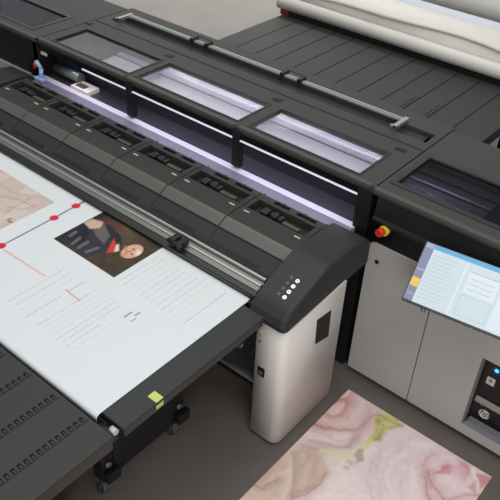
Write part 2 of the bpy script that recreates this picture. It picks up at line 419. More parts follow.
# ---- right cabinet
CX0, CX1 = -1.428, 0.55
q = MB()
RW = [(-1.375, -0.55)]
plate(q, CX0, CX1, YF - .01, 3.62, HZ - .03, HZ, RW, (2.925, 3.26))
q.box(CX0, CX1, 3.59, 3.62, .05, HZ - .03); q.box(CX1 - .03, CX1, 2.80, 3.59, .05, HZ - .03)
ch = q.build('cabinet_hood', HOOD, P)
q = MB(); q.box(CX0, CX1, YF - .016, YF + .016, HZ - .016, HZ + .006, .003); q.build('hood_front_trim', HOODF, P)
q = MB(); e = .03; a, b = RW[0]; y0, y1 = 2.925, 3.26
q.box(a - e, b + e, y0 - e, y0, HZ, HZ + .003); q.box(a - e, b + e, y1, y1 + e, HZ, HZ + .003); q.box(a - e, a, y0, y1, HZ, HZ + .003); q.box(b, b + e, y0, y1, HZ, HZ + .003)
wf = q.build('window_frame', DARK, P)
q = MB(); q.box(a, b, y0, y1, HZ - .010, HZ - .006); q.build('window_pane', PANED, wf)
q = MB(); q.box(-1.42, .3, 2.86, 3.5, 1.16, 1.178); q.mi = 1; q.box(-1.42, .3, 2.95, 3.12, 1.178, 1.184); q.box(-1.42, .3, 3.15, 3.20, 1.178, 1.19); q.box(-1.42, .3, 3.24, 3.30, 1.178, 1.186)
q.build('service_tray', [DEEP, LILAC], P)
q = MB(); q.box(-.93, -.86, 2.93, 3.34, 1.19, 1.235, .004); q.build('printhead_carriage', DARK, P)
q = MB(); q.box(-.80, -.62, 2.90, 3.06, 1.184, 1.225, .004); q.mi = 1; q.box(-.77, -.68, 2.93, 2.99, 1.225, 1.227); q.build('service_module', [BLK, RIDGE], P)
area('service_led', (-1.26, 2.90, 1.226), (-1.24, 3.08, 1.18), .28, .03, 1.8, (0.88, 0.84, 1.0))
# black body and fascia behind doors
q = MB(); q.box(CX0, CX1 - .03, 2.85, 2.88, .10, 1.22); q.build('cabinet_body', DEEP, P)
q = MB(); q.prism([(2.782, 1.125), (2.770, 1.11), (2.774, 1.09), (2.81, 1.08), (2.81, 1.232), (2.795, 1.232)], -1.40, CX1 - .01); q.build('upper_fascia', mat('fascia_satin', (22, 21, 22), .35), P)
q = MB(); q.box(-1.43, CX1 - .01, 2.795, 2.812, .96, 1.10); q.build('lower_fascia', GLOSSBLK, P)
# doors (rounded top-left corner on the first)
def door(x0, x1, z0, z1, name, hole=None):
    r = .035; pts = [(x0, z0), (x1, z0), (x1, z1)]
    if hole == 'round': pts += [(x0 + r - r * math.sin(math.radians(t)), z1 - r + r * math.cos(math.radians(t))) for t in range(0, 91, 15)]
    else: pts += [(x0, z1)]
    q = MB(); q.prism(pts, 2.785, 2.815, axis='y'); return q
d1 = door(-1.398, -1.003, .045, .965, 'door', 'round').build('cabinet_door', GREY, P)
q = MB(); q.cyl((-1.337, 2.782, .858), (-1.337, 2.787, .858), .012, 16); q.build('door_lock', DEEP, d1)
q = MB(); q.box(-.997, -.672, 2.785, 2.815, .045, .975); q.box(-.672, .10, 2.785, 2.815, .61, .975); q.box(-.672, .10, 2.785, 2.815, .045, .115); q.box(.0, .5, 2.785, 2.815, .045, .975)
d2 = q.build('cabinet_door', GREY, P)
q = MB(); q.box(-.672, 0, 2.83, 2.845, .115, .61)
pn = q.build('computer_panel', mat('panel_black', (14, 14, 15), .3, spec=.3), P)
q = MB(); q.prism([(-.672, .115), (0, .115), (0, .150), (-.652, .150)], 2.785, 2.83, axis='y'); q.box(-.675, -.668, 2.785, 2.83, .115, .61); q.build('panel_surround', mat('surround_grey', (120, 122, 128), .4), P)
q = MB(); q.box(-1.43, CX1, 2.83, 2.87, .0, .10); q.box(-1.43, CX1, 3.4, 3.6, 0, .10); q.build('cabinet_plinth', DEEP, P)
# items on the computer panel
BLU = mat('blue_led', (40, 110, 255), .4, emit=(40, 130, 255), estr=4.0)
yp = 2.83
q = MB(); q.cyl((-.600, yp - .004, .535), (-.600, yp, .535), .011, 16); q.build('power_light', BLU, pn)
q = MB(); q.cyl((-.600, yp - .002, .535), (-.600, yp, .535), .024, 20); q.build('power_ring', NAVY, pn)
for x in (-.612, -.49):
    q = MB(); q.box(x - .022, x + .022, yp - .004, yp, .425, .475, .002); q.mi = 1; q.box(x - .008, x + .008, yp - .005, yp - .004, .445, .465)
    q.build('port_icon', [MLAB, SILVD], pn)
q = MB(); q.box(-.655, -.2, yp - .012, yp, .288, .318, .003); q.box(-.655, -.2, yp - .018, yp - .012, .288, .294); q.build('disc_drive', [mat('drive_slate', (150, 140, 140), .4)], pn)
q = MB(); q.box(-.59, -.2, yp - .004, yp, .585, .600); q.build('panel_label', MLAB, pn)
q = MB(); q.cyl((-.588, yp - .003, .215), (-.588, yp, .215), .030, 32); lg = q.build('round_logo', MLAB, pn)
text_mesh('hp', .056, Matrix.Translation((-.588, yp - .0036, .222)) @ Matrix.Rotation(math.pi / 2, 4, 'X'), 'logo_letters', DEEP, lg, .0005, .25)
q = MB(); q.prism([(-.625, .262), (-.605, .262), (-.615, .280)], yp - .002, yp, axis='y'); q.build('warning_triangle', OLIVE, pn)
# emergency stop
q = MB(); q.cyl((-1.325, 2.765, 1.070), (-1.325, 2.80, 1.070), .027, 24); es = q.build('emergency_stop', YEL, P); es['label'] = 'yellow base of emergency stop'
q = MB(); q.cyl((-1.335, 2.735, 1.068), (-1.330, 2.765, 1.068), .021, 24); q.cyl((-1.333, 2.745, 1.068), (-1.330, 2.77, 1.068), .014, 16)
o = q.build('stop_button', RED, es); o['label'] = 'red mushroom button'

# ---- left cabinet
q = MB()
LW = [(-5.15, -4.27)]
plate(q, -6.0, XL - .004, YF - .01, 3.62, HZ - .03, HZ, LW, (2.90, 3.20))
q.box(-6.0, XL - .004, 3.59, 3.62, .05, HZ - .03); q.build('cabinet_hood', HOOD, P)
q = MB(); a, b = LW[0]; y0, y1 = 2.90, 3.20
q.box(a - e, b + e, y0 - e, y0, HZ, HZ + .003); q.box(a - e, b + e, y1, y1 + e, HZ, HZ + .003); q.box(a - e, a, y0, y1, HZ, HZ + .003); q.box(b, b + e, y0, y1, HZ, HZ + .003)
wf = q.build('window_frame', DARK, P)
q = MB(); q.box(a, b, y0, y1, HZ - .010, HZ - .006); q.build('window_pane', PANED, wf)
q = MB(); q.box(-5.9, -4.17, 2.86, 3.5, 1.16, 1.178); q.mi = 1; q.box(-5.9, -4.17, 2.95, 3.3, 1.178, 1.184); q.build('service_tray', [DEEP, BLK], P)
q = MB(); q.box(-6.0, XL - .004, YF - .016, YF + .016, HZ - .016, HZ + .006, .003); q.build('hood_front_trim', HOODF, P)
q = MB(); q.box(-6.0, -4.12, 2.80, 2.82, .97, HZ - .03); q.build('upper_fascia', GLOSSBLK, P)
q = MB(); q.box(-6.0, -4.22, 2.785, 2.815, .045, .975); q.build('cabinet_door', GREY, P)
q = MB(); q.box(-6.0, -4.13, 2.83, 2.87, 0, 1.0); q.build('cabinet_body', DEEP, P)

# ================================================================== TABLES
TZ = .880
def slot_rows(q, xs, y0, y1, z, pitch=.029):
    for x in xs:
        q.mi = 1
        n = int((y1 - y0) / pitch)
        for k in range(n):
            y = y1 - .012 - k * pitch
            q.box(x - .014, x + .012, y - .016, y, z, z + .0012); q.mi = 2; q.box(x - .004, x + .013, y - .012, y - .004, z + .0012, z + .002); q.mi = 1
        q.box(x + .017, x + .0195, y0, y1, z, z + .0008)
        q.mi = 0
def caster(parent, x, y, sx=1):
    q = MB(); q.cyl((x - .014, y, .045), (x + .014, y, .045), .045, 24); q.mi = 1
    q.cyl((x - .016, y, .045), (x + .016, y, .045), .018, 16); q.box(x - .026, x - .018, y - .03, y + .04, .03, .11, .003); q.box(x + .018, x + .026, y - .03, y + .04, .03, .11, .003)
    q.box(x - .03, x + .03, y - .035, y + .035, .105, .118, .002)
    return q.build('caster', [RUB, SILVD], parent)
# near feed table
A = thing('feed_table', (-2.7, .5, 0), 'dark grey slotted feed table at the near left, not under the printed sheet', 'table')
q = MB(); q.box(-3.95, -1.492, -.35, 1.118, TZ - .018, TZ, .004); slot_rows(q, [-1.643 - .178 * k for k in range(9)], .35, 1.108, TZ)
q.build('table_top', [TAB, TABD, TAB], A)
q = MB(); q.box(-3.94, -1.496, -.34, 1.113, .802, TZ - .018); q.build('table_frame', TABS, A)
for x, y in ((-1.86, 1.02), (-3.8, 1.02), (-1.86, -.2), (-3.8, -.2)):
    q = MB(); q.box(x - .03, x + .03, y - .03, y + .03, .118, .802, .003); l = q.build('leg', DEEP, A); caster(A, x, y)
q = MB(); q.box(-1.875, -1.845, -.2, 1.02, .16, .22); q.build('lower_rail', DEEP, A)
# bridging table under the sheet
B = thing('sheet_table', (-2.7, 1.6, 0), 'dark grey table carrying the white printed sheet, joined to the printer front', 'table')
q = MB(); q.box(-3.95, -1.488, 1.168, 2.04, TZ - .018, TZ, .004); q.build('table_top', mat('table_slate', (50, 53, 56), 0.52, spec=0.3, noise=.04, nscale=200), B)
q = MB(); q.box(-3.94, -1.492, 1.173, 2.035, .826, TZ - .018); q.build('table_frame', TABS, B)
q = MB(); q.box(-1.4945, -1.4885, 1.345, 1.385, .838, .868, .001); q.box(-1.54, -1.4885, 1.345, 1.385, .880, .8815); o = q.build('edge_sticker', LIME, B); o['label'] = 'lime green sticker on table edge'
q = MB(); q.cyl((-1.535, 1.143, .868), (-1.505, 1.143, .868), .014, 16); o = q.build('roller_tip', MLAB, B); o['label'] = 'white roller end in the gap'
q = MB(); q.box(-3.9, -1.52, 1.125, 1.160, .80, .835); q.build('gap_roller_bar', DEEP, B)
q = MB(); q.prism([(1.02, .792), (1.165, .792), (1.165, .797), (1.02, .797)], -1.545, -1.535); q.build('gap_strip', mat('olive_strip', (150, 160, 96), .5), B)
for x, y in ((-1.84, 1.30), (-3.8, 1.30), (-1.84, 1.78), (-3.8, 1.78)):
    q = MB(); q.box(x - .035, x + .035, y - .035, y + .035, .118, .826, .003); q.build('leg', DEEP, B); caster(B, x, y)
q = MB(); q.box(-1.83, -1.80, 1.335, 1.745, .135, .80); q.build('side_panel', DEEP, B)
for y in (1.30, 1.78):
    q = MB(); q.cyl((-1.806, y, .24), (-1.79, y, .24), .016, 14); q.build('knob', SILVD, B)
    q = MB(); q.box(-1.80, -1.77, y - .03, y + .05, .13, .20, .004); q.build('foot_bracket', DEEP, B)
q = MB(); q.box(-3.8, -1.55, 1.95, 1.97, .70, .72); q.build('under_bar', SILVD, B)
# rear table
C = thing('outfeed_table', (-2.7, 4.4, 0), 'dark grey boarded outfeed table behind the printer, below the white rolls', 'table')
q = MB()
RX = [-1.72, -1.92, -2.11, -2.295, -2.49, -2.69, -2.887, -3.08, -3.27, -3.46, -3.65]
q.box(-3.85, -1.485, 3.70, 5.262, .88, .900, .003)
q.mi = 1
for x in RX:
    q.box(x - .004, x + .004, 3.72, 5.18, .900, .9012)
q.mi = 0
slot_rows(q, [x - .02 for x in RX[1:3]], 3.75, 4.6, .900)
q.build('table_top', [TAB, TABD, RIDGE], C)
q = MB(); q.box(-3.845, -1.49, 3.705, 5.257, .81, .88); q.build('table_frame', TABS, C)
for x, y in ((-1.6, 3.85), (-3.75, 3.85), (-1.6, 5.1), (-3.75, 5.1)):
    q = MB(); q.box(x - .03, x + .03, y - .03, y + .03, .118, .81, .003); q.build('leg', DEEP, C); caster(C, x, y)
q = MB(); q.box(-3.84, .4, 5.205, 5.245, .902, .938, .004); q.build('end_bar', DEEP, C)
q = MB(); q.box(-3.87, -3.78, 5.195, 5.25, .901, .965, .006); o = q.build('bar_end_cap', REDD, C); o['label'] = 'dark red end of the bar'

# ================================================================== MEDIA ROLLS
def roll(x0, x1, y, z, r, m, label, flap=None):
    T = thing('media_roll', (x0, y, z - r), label, 'roll', 'white media rolls on the stand')
    q = MB(); q.cyl((x0, y, z), (x1, y, z), r, 64); q.build('wound_sheet', m, T)
    q = MB(); q.cyl((x0 - .03, y, z), (x1 + .03, y, z), .04, 24); q.build('core', DARK, T)
    if flap:
        q = MB(); N = 60; a0, a1 = flap
        rows = []
        for i in range(N + 1):
            x = x0 + .005 + (x1 - x0 - .01) * i / N
            end = a1 + 6 * math.sin(x * 2.3 + 1) + 3 * math.sin(x * 5.1)
            row = []
            for k in range(13):
                t = math.radians(a0 + (end - a0) * k / 12); rr = r + .003 + .024 * (k / 12) ** 2.5 + .006 * (k / 12) ** 2 * math.sin(x * 6)
                row.append(q.bm.verts.new((x, y - rr * math.cos(t), z + rr * math.sin(t))))
            rows.append(row)
        for ra, rb in zip(rows, rows[1:]):
            for k in range(12):
                fc = q.bm.faces.new([ra[k], rb[k], rb[k + 1], ra[k + 1]]); fc.smooth = True
        o = q.build('loose_sheet_end', m, T)
        mo = o.modifiers.new('thickness', 'SOLIDIFY'); mo.thickness = .0015
    return T
RA = roll(-3.90, .45, 5.475, 1.005, .18, ROLLW, 'thick white media roll nearest the dark table, its loose sheet edge wavy', (110, 30))
q = MB(); q.cyl((-3.90, 5.228, .998), (.45, 5.228, .998), .056, 40); q.build('sheet_fold', ROLLW, RA)
roll(-4.16, .45, 5.822, .975, .15, ROLLB, 'bluish white media roll lying low between the two cream white rolls')
roll(-4.3, .45, 6.42, 1.09, .20, ROLLW, 'cream white media roll farthest back at the top right')
tb = MB(); tb.cyl((-2.98, 6.10, .955), (.45, 6.10, .955), .034, 24)
tag(tb.build('support_tube', DEEP), 'dark tube lying beside the farthest white roll', 'tube')
# stand for the rolls
S = thing('roll_stand', (-1.8, 5.9, 0), 'dark stand below the white media rolls, mostly hidden behind them', 'stand')
for x in (-3.7, -1.9, .2):
    q = MB(); q.box(x - .03, x + .03, 5.33, 6.70, .76, .825); q.box(x - .03, x + .03, 6.06, 6.14, .825, .921); q.box(x - .03, x + .03, 6.26, 6.5, .825, .889); q.build('cradle', DEEP, S)
    for y in (5.40, 6.6):
        q = MB(); q.box(x - .03, x + .03, y - .03, y + .03, 0, .76); q.build('leg', DEEP, S)

# ================================================================== PRINTED SHEETS
Rm = np.array(CR)
def w2p(X, Y, Z):
    d = np.stack([X, Y, np.full_like(X, Z - CH)], -1) @ Rm.T
    return 250 + FPX * d[..., 0] / d[..., 2], 250 + FPX * d[..., 1] / d[..., 2]
def segdist(px, py, a, b):
    ax, ay = a; bx, by = b; vx, vy = bx - ax, by - ay; L = vx * vx + vy * vy + 1e-9
    t = np.clip(((px - ax) * vx + (py - ay) * vy) / L, 0, 1)
    return np.hypot(px - ax - t * vx, py - ay - t * vy)
def stroke(C_, px, py, pts, w, rgb, soft=1.0, op=1.0):
    d = np.full(px.shape, 1e9)
    for a, b in zip(pts, pts[1:]): d = np.minimum(d, segdist(px, py, a, b))
    k = np.clip((w / 2 + soft - d) / (soft + 1e-6), 0, 1) * op; k = k * k * (3 - 2 * k) if op == 1 else k
    C_ += (np.array(lin(rgb)) - C_) * k[..., None]
def inpoly(px, py, poly):
    ins = np.zeros(px.shape, bool); n = len(poly)
    for i in range(n):
        x1, y1 = poly[i]; x2, y2 = poly[(i + 1) % n]
        c = ((y1 > py) != (y2 > py)) & (px < (x2 - x1) * (py - y1) / (y2 - y1 + 1e-9) + x1); ins ^= c
    return ins
def polyfill(C_, px, py, poly, rgb, soft=1.0, op=1.0):
    d = np.full(px.shape, 1e9)
    for i in range(len(poly)): d = np.minimum(d, segdist(px, py, poly[i], poly[(i + 1) % len(poly)]))
    sd = np.where(inpoly(px, py, poly), d, -d)
    k = np.clip(sd / soft + .5, 0, 1) * op
    C_ += (np.array(lin(rgb)) - C_) * k[..., None]
def noise2(px, py, s, seed):
    rng = np.random.RandomState(seed); G = rng.rand(128, 128)
    u = px / s; v = py / s; i = np.floor(u).astype(int); j = np.floor(v).astype(int); fu = u - i; fv = v - j
    fu = fu * fu * (3 - 2 * fu); fv = fv * fv * (3 - 2 * fv)
    g = lambda a, b: G[a % 128, b % 128]
    return g(i, j) * (1 - fu) * (1 - fv) + g(i + 1, j) * fu * (1 - fv) + g(i, j + 1) * (1 - fu) * fv + g(i + 1, j + 1) * fu * fv
def grid_sheet(name, x0, x1, y0, y1, step, zfun, paint, material, thick, yfun=None):
    nx = int((x1 - x0) / step) + 1; ny = int((y1 - y0) / step) + 1
    gx = np.linspace(x0, x1, nx); gy = np.linspace(y0, y1, ny)
    X, Y = np.meshgrid(gx, gy, indexing='ij')
    Cc = paint(X, Y)
    Z = zfun(X, Y); YY = yfun(X, Y) if yfun else Y
    V = np.stack([X, YY, Z], -1).reshape(-1, 3)
    idx = np.arange(nx * ny).reshape(nx, ny)
    F = np.stack([idx[:-1, :-1], idx[1:, :-1], idx[1:, 1:], idx[:-1, 1:]], -1).reshape(-1, 4)
    org = V.mean(0); org[2] = V[:, 2].min(); V = V - org
    me = bpy.data.meshes.new(name); me.vertices.add(len(V)); me.vertices.foreach_set('co', V.astype(np.float32).ravel())
    me.loops.add(F.size); me.loops.foreach_set('vertex_index', F.astype(np.int32).ravel())
    me.polygons.add(len(F)); me.polygons.foreach_set('loop_start', np.arange(0, F.size, 4, dtype=np.int32)); me.polygons.foreach_set('loop_total', np.full(len(F), 4, np.int32))
    me.update(calc_edges=True); me.validate()
    at = me.color_attributes.new('print', 'FLOAT_COLOR', 'POINT')
    at.data.foreach_set('color', np.concatenate([Cc.reshape(-1, 3), np.ones((nx * ny, 1))], 1).astype(np.float32).ravel())
    me.materials.append(material)
    o = bpy.data.objects.new(name, me); COL.objects.link(o); o.location = org
    mo = o.modifiers.new('thickness', 'SOLIDIFY'); mo.thickness = thick; mo.offset = -1
    return o
def paint_sheet(X, Y):
    px, py = w2p(X, Y, .883)
    C_ = np.empty(X.shape + (3,)); C_[:] = lin((216, 221, 224))
    def rect(a, b, c, d, rgb, op=1.0):
        m = (X >= a) & (X <= b) & (Y >= c) & (Y <= d); C_[m] += (np.array(lin(rgb)) - C_[m]) * op
    # pale picture with sketched lines
    m = (X <= -2.935) & (Y >= 1.55) & (Y <= 1.975); nz = noise2(X, Y, .05, 3) * .5 + noise2(X, Y, .018, 4) * .5
    base = np.array(lin((205, 192, 184)))[None] * (.86 + .26 * nz[m])[:, None]; C_[m] = base
    warm = np.array(lin((190, 165, 150))); k = (noise2(X, Y, .08, 8)[m] > .55) * .35; C_[m] += (warm - C_[m]) * k[:, None]
    for pts in ([(0, 196), (20, 200), (34, 207)], [(6, 206), (22, 210), (36, 205)], [(3, 214), (18, 205), (30, 198)], [(0, 185), (15, 193), (30, 196)]):
        stroke(C_, px, py, pts, .5, (150, 140, 138), .6, .5)
    stroke(C_, px, py, [(8, 220), (9, 222), (12, 222)], 1.0, (80, 74, 76), .6, .8)
    stroke(C_, px, py, [(9, 219), (12, 219)], .6, (80, 74, 76), .6, .8)
    # line with the red dots
    stroke(C_, px, py, [(-20, 259), (1, 246), (54, 218), (76, 206), (84, 202)], .7, (70, 88, 90), .5, .9)
    for (cx, cy) in ((-2.822, 2.031), (-2.817, 1.877), (-2.813, 1.539)):
        d = np.hypot(X - cx, Y - cy); k = np.clip((.027 - d) / .004, 0, 1); C_ += (np.array(lin((206, 40, 62))) - C_) * k[..., None]
    stroke(C_, px, py, [(76, 206), (84, 201)], .7, (200, 60, 60), .4)
    stroke(C_, px, py, [(4, 250), (45, 276)], .9, (228, 150, 150), .6, .8)
    stroke(C_, px, py, [(66, 290), (80, 301)], .9, (226, 140, 140), .6, .9)
    # text blocks: lines run along Y, words as dashes
    rng = np.random.RandomState(7)
    def text(xs, y0, y1, rgb, op, w=.0055):
        for x, ya, yb in xs:
            y = ya
            while y < yb:
                L = rng.uniform(.012, .035); rect(x, x + w, y, min(y + L, yb), rgb, op * .68 * rng.uniform(.7, 1)); y += L + .006
    text([(-2.436, 1.31, 1.64), (-2.39, 1.31, 1.63), (-2.345, 1.31, 1.62)], 0, 0, (165, 168, 172), .75)
    text([(-2.29, 1.30, 1.50), (-2.29, 1.55, 1.64)], 0, 0, (140, 142, 152), .8, .007)
    text([(-2.205 + .033 * i, 1.30 + .01 * (i % 2), [1.64, 1.64, 1.65, 1.66, 1.65, 1.64, 1.50, 1.62][i]) for i in range(8)], 0, 0, (165, 168, 172), .75)
    text([(-2.17 + .037 * i, 1.752, [2.02, 2.03, 2.02, 2.04, 2.03, 2.02, 2.04, 2.03, 2.05, 2.04, 1.95][i]) for i in range(11)], 0, 0, (165, 168, 172), .7)
    text([(-1.735, 1.752, 2.05)], 0, 0, (150, 155, 190), .8, .006)
    text([(-3.10 + .05 * i, 2.00, 2.06) for i in range(6)], 0, 0, (190, 192, 196), .6)
    for (x, y, l) in ((-1.965, 1.60, .05), (-1.935, 1.64, .03), (-1.92, 1.60, .03)): rect(x, x + .009, y, y + l, (140, 146, 165), .9)
    # portrait picture: a figure lying across the sheet direction
    sel = (X >= -2.67) & (X <= -2.207) & (Y >= 1.757) & (Y <= 2.10)
    Pc = C_.copy(); nz = noise2(X, Y, .02, 11); Pc[:] = lin((74, 62, 46)); Pc *= (.62 + .4 * nz)[..., None]
    Pc += (np.array(lin((104, 88, 64))) - Pc) * np.clip(1 - np.hypot(px - 128, py - 228) / 22, 0, 1)[..., None] * .7
    polyfill(Pc, px, py, [(50, 240), (101, 211), (106, 214), (84, 238), (66, 246)], (40, 36, 34), 3)
    polyfill(Pc, px, py, [(62, 241), (78, 226), (88, 222), (104, 220), (116, 230), (112, 241), (104, 252), (86, 257)], (46, 48, 56), 2)
    polyfill(Pc, px, py, [(66, 238), (82, 223), (94, 224), (86, 240), (74, 246)], (24, 28, 38), 2, .8)
    polyfill(Pc, px, py, [(98, 222), (110, 226), (121, 236), (122, 244), (112, 240), (104, 230)], (36, 38, 46), 1.4)
    polyfill(Pc, px, py, [(92, 226), (104, 223), (110, 236), (104, 244), (96, 236)], (112, 106, 104), 2, .7)
    polyfill(Pc, px, py, [(84, 223), (92, 219), (104, 222), (100, 228), (90, 229)], (205, 176, 152), 1.5, .9)
    stroke(Pc, px, py, [(104, 222), (116, 225), (122, 232)], 1.5, (96, 48, 40), 1.5, .7)
    for a, b in (((72, 244), (80, 238)), ((78, 248), (88, 242)), ((86, 252), (98, 248)), ((70, 236), (76, 232))): stroke(Pc, px, py, [a, b], 1.4, (122, 122, 132), 1.2, .6)
    polyfill(Pc, px, py, [(106, 253), (112, 242), (114, 238), (116, 246), (114, 252)], (196, 62, 58), 1)
    polyfill(Pc, px, py, [(114, 252), (116, 245), (119, 244), (119, 251)], (212, 204, 196), 1)
    d = np.hypot((px - 132) / 12.2, (py - 251.5) / 7.0 + (px - 132) * .03); k = np.clip((1 - d) * 6, 0, 1)
    Pc += (np.array(lin((212, 168, 142))) - Pc) * k[..., None]
    k = np.clip(1 - np.hypot((px - 139) / 5, (py - 254) / 5.5), 0, 1) * 1.2 * k; Pc += (np.array(lin((238, 220, 205))) - Pc) * np.clip(k, 0, 1)[..., None]
    stroke(Pc, px, py, [(125, 247), (127, 252), (124, 256)], 1.5, (186, 116, 96), 1.5, .6)
    for p_ in ((133, 249), (131, 254)): stroke(Pc, px, py, [p_, (p_[0] + 1.5, p_[1] + .6)], .8, (84, 50, 40), .6, .9)
    stroke(Pc, px, py, [(128, 252), (132, 251)], .8, (190, 100, 84), .8, .7)
    C_[sel] = Pc[sel]
    return C_
SHEETM = vcol_mat('printed_film', .42)
YE = 1.19
def sh_y(X, Y):
    s = np.clip(YE - Y, 0, None); r = .040; t = np.clip(s / r, 0, math.pi / 2)
    return np.where(Y < YE, YE - .022 - r * np.sin(t) * 1.0 + .022, Y)
def sh_z(X, Y):
    s = np.clip(YE - Y, 0, None); r = .040; t = np.clip(s / r, 0, math.pi / 2)
    return .883 - r * (1 - np.cos(t)) - np.clip(s - r * math.pi / 2, 0, None)
# flat part ends over the gap between the tables, then drops through it
YE = 1.158; 
def sh_y(X, Y):
    r = .022; s = np.clip(YE - Y, 0, None); t = np.clip(s / r, 0, math.pi / 2); return np.where(Y < YE, YE - r * np.sin(t), Y)
def sh_z(X, Y):
    r = .022; s = np.clip(YE - Y, 0, None); t = np.clip(s / r, 0, math.pi / 2); return .8835 - r * (1 - np.cos(t)) - np.clip(s - r * math.pi / 2, 0, None)
o = grid_sheet('printed_sheet', -3.98, -1.614, 1.11, 2.095, .0036, sh_z, paint_sheet, SHEETM, .0012, sh_y)
tag(o, 'white printed sheet with portrait picture, red dots and text lines lying on the table', 'print')

def paint_rose(X, Y):
    px, py = w2p(X, Y, 0.0)
    wx = noise2(X + 5, Y, .035, 31) - .5 + 2 * (noise2(X, Y + 3, .11, 32) - .5); wy = noise2(X + 2, Y, .035, 33) - .5 + 2 * (noise2(X, Y + 7, .11, 34) - .5)
    px = px + wx * 2.4; py = py + wy * 2.4
    C_ = np.empty(X.shape + (3,)); C_[:] = lin((226, 204, 202))
    nz = noise2(X, Y, .09, 21); C_ += (np.array(lin((232, 216, 212))) - C_) * (nz * .6)[..., None]
    F = lambda poly, c, s=4, op=1.0: polyfill(C_, px, py, poly, c, s * 1.1, op * .85)
    S_ = lambda pts, w, c, s=2, op=1.0: (stroke(C_, px, py, pts, w * 1.6, c, s * 2.6, op * .42), stroke(C_, px, py, pts, w * .5, c, s * .5, op * .6))
    # upper rose
    F([(318, 420), (335, 398), (349, 388), (364, 398), (380, 410), (378, 424), (362, 440), (350, 448), (330, 448), (300, 438)], (234, 204, 202), 5)
    F([(346, 398), (352, 394), (360, 400), (364, 410), (352, 420), (338, 424), (322, 420), (328, 410)], (222, 172, 166), 5)
    F([(330, 405), (338, 402), (346, 405), (345, 411), (336, 415), (326, 412)], (244, 216, 206), 3)
    S_([(322, 413), (332, 416), (343, 414), (348, 407), (344, 400), (336, 400)], 2.2, (196, 108, 98), 3, .9)
    S_([(332, 403), (342, 398), (350, 394)], 1.5, (204, 112, 106), 3, .8)
    S_([(324, 420), (338, 424), (352, 420), (361, 411), (363, 402)], 3, (240, 222, 216), 3, .8)
    S_([(311, 422), (322, 426), (340, 429), (356, 428), (366, 422), (376, 416)], 1.8, (176, 98, 94), 4, .85)
    S_([(314, 424), (324, 428)], 2, (188, 84, 74), 3, .7)
    S_([(372, 416), (362, 428), (354, 440), (348, 446)], 2.5, (184, 142, 144), 5, .7)
    S_([(300, 436), (320, 444), (338, 447), (350, 446), (353, 436)], 2, (180, 136, 132), 4, .75)
    F([(304, 430), (330, 432), (352, 431), (348, 442), (330, 444), (308, 438)], (240, 220, 218), 5, .7)
    S_([(364, 398), (374, 412), (384, 412)], 3, (214, 184, 186), 5, .6)
    F([(336, 398), (346, 390), (352, 392), (344, 397)], (240, 210, 208), 2)
    # beige petals lower left
    F([(238, 500), (255, 482), (275, 462), (286, 452), (300, 449), (315, 450), (328, 462), (326, 478), (312, 490), (296, 496), (280, 500)], (204, 168, 148), 5)
    F([(293, 452), (308, 448), (324, 460), (330, 474), (316, 488), (296, 496), (292, 478)], (196, 160, 146), 4, .8)
    S_([(300, 452), (306, 468), (302, 488)], 4, (218, 190, 176), 5, .6)
    S_([(312, 450), (324, 464), (318, 480)], 3, (218, 188, 176), 5, .6)
    S_([(292, 496), (306, 494), (318, 484), (326, 474)], 1.5, (160, 116, 98), 3, .7)
    S_([(288, 456), (289, 476), (284, 498)], 3, (226, 212, 188), 2, .9)
    S_([(292, 456), (293, 476), (290, 498)], 1.2, (138, 104, 86), 2, .6)
    S_([(250, 484), (262, 486), (274, 479), (286, 474)], 1.6, (236, 208, 176), 1.5, .9)
    S_([(252, 487), (264, 489), (277, 482)], 1.2, (150, 106, 84), 2, .7)
    F([(246, 490), (270, 490), (280, 500), (236, 504)], (222, 190, 168), 4, .9)
    S_([(262, 476), (268, 468), (280, 460)], 3, (214, 176, 150), 4, .7)
    F([(278, 456), (290, 442), (306, 426), (314, 434), (300, 446)], (238, 214, 208), 4, .9)
    S_([(300, 446), (312, 449), (330, 449)], 2, (168, 128, 110), 3, .6)
    for pts in ([(326, 436), (338, 440), (350, 438)], [(310, 430), (330, 435)], [(366, 404), (372, 414), (366, 422)], [(352, 404), (356, 412), (348, 418)]): S_(pts, 1.2, (206, 164, 162), 2, .6)
    for pts in ([(308, 456), (300, 470)], [(316, 458), (312, 476)], [(270, 470), (262, 484)], [(298, 492), (312, 484)]): S_(pts, 1.2, (176, 134, 116), 2, .5)
    # cream-green sepals
    F([(318, 450), (335, 449), (352, 450), (366, 444), (376, 430), (384, 436), (372, 446), (356, 458), (338, 462)], (222, 214, 172), 4, .8)
    F([(376, 418), (386, 412), (394, 416), (400, 424), (392, 430), (384, 436), (374, 442), (364, 444), (370, 434)], (206, 194, 120), 3, .85)
    for pts in ([(380, 416), (390, 422), (398, 424)], [(378, 424), (388, 418), (396, 420)], [(374, 440), (382, 434), (384, 426)], [(382, 430), (392, 428), (401, 425)], [(376, 432), (380, 420)], [(372, 438), (378, 440)]):
        S_(pts, 1.1, (136, 120, 34), 1.5, .85)
    for pts in ([(382, 420), (394, 426)], [(376, 428), (386, 430)], [(362, 450), (372, 438)], [(388, 414), (396, 422)]): S_(pts, 1.3, (214, 204, 90), 1.5, .8)
    F([(353, 456), (358, 450), (362, 452), (362, 462), (356, 462)], (150, 128, 124), 2, .9)
    S_([(348, 460), (352, 463)], 1.6, (184, 150, 160), 1.5, .8); S_([(346, 467), (348, 468)], 1.2, (160, 130, 130), 1, .8)
    # big right rose
    F([(366, 462), (384, 442), (398, 430), (412, 426), (440, 442), (470, 462), (494, 478), (490, 500), (360, 500), (360, 474)], (226, 204, 206), 5, .9)
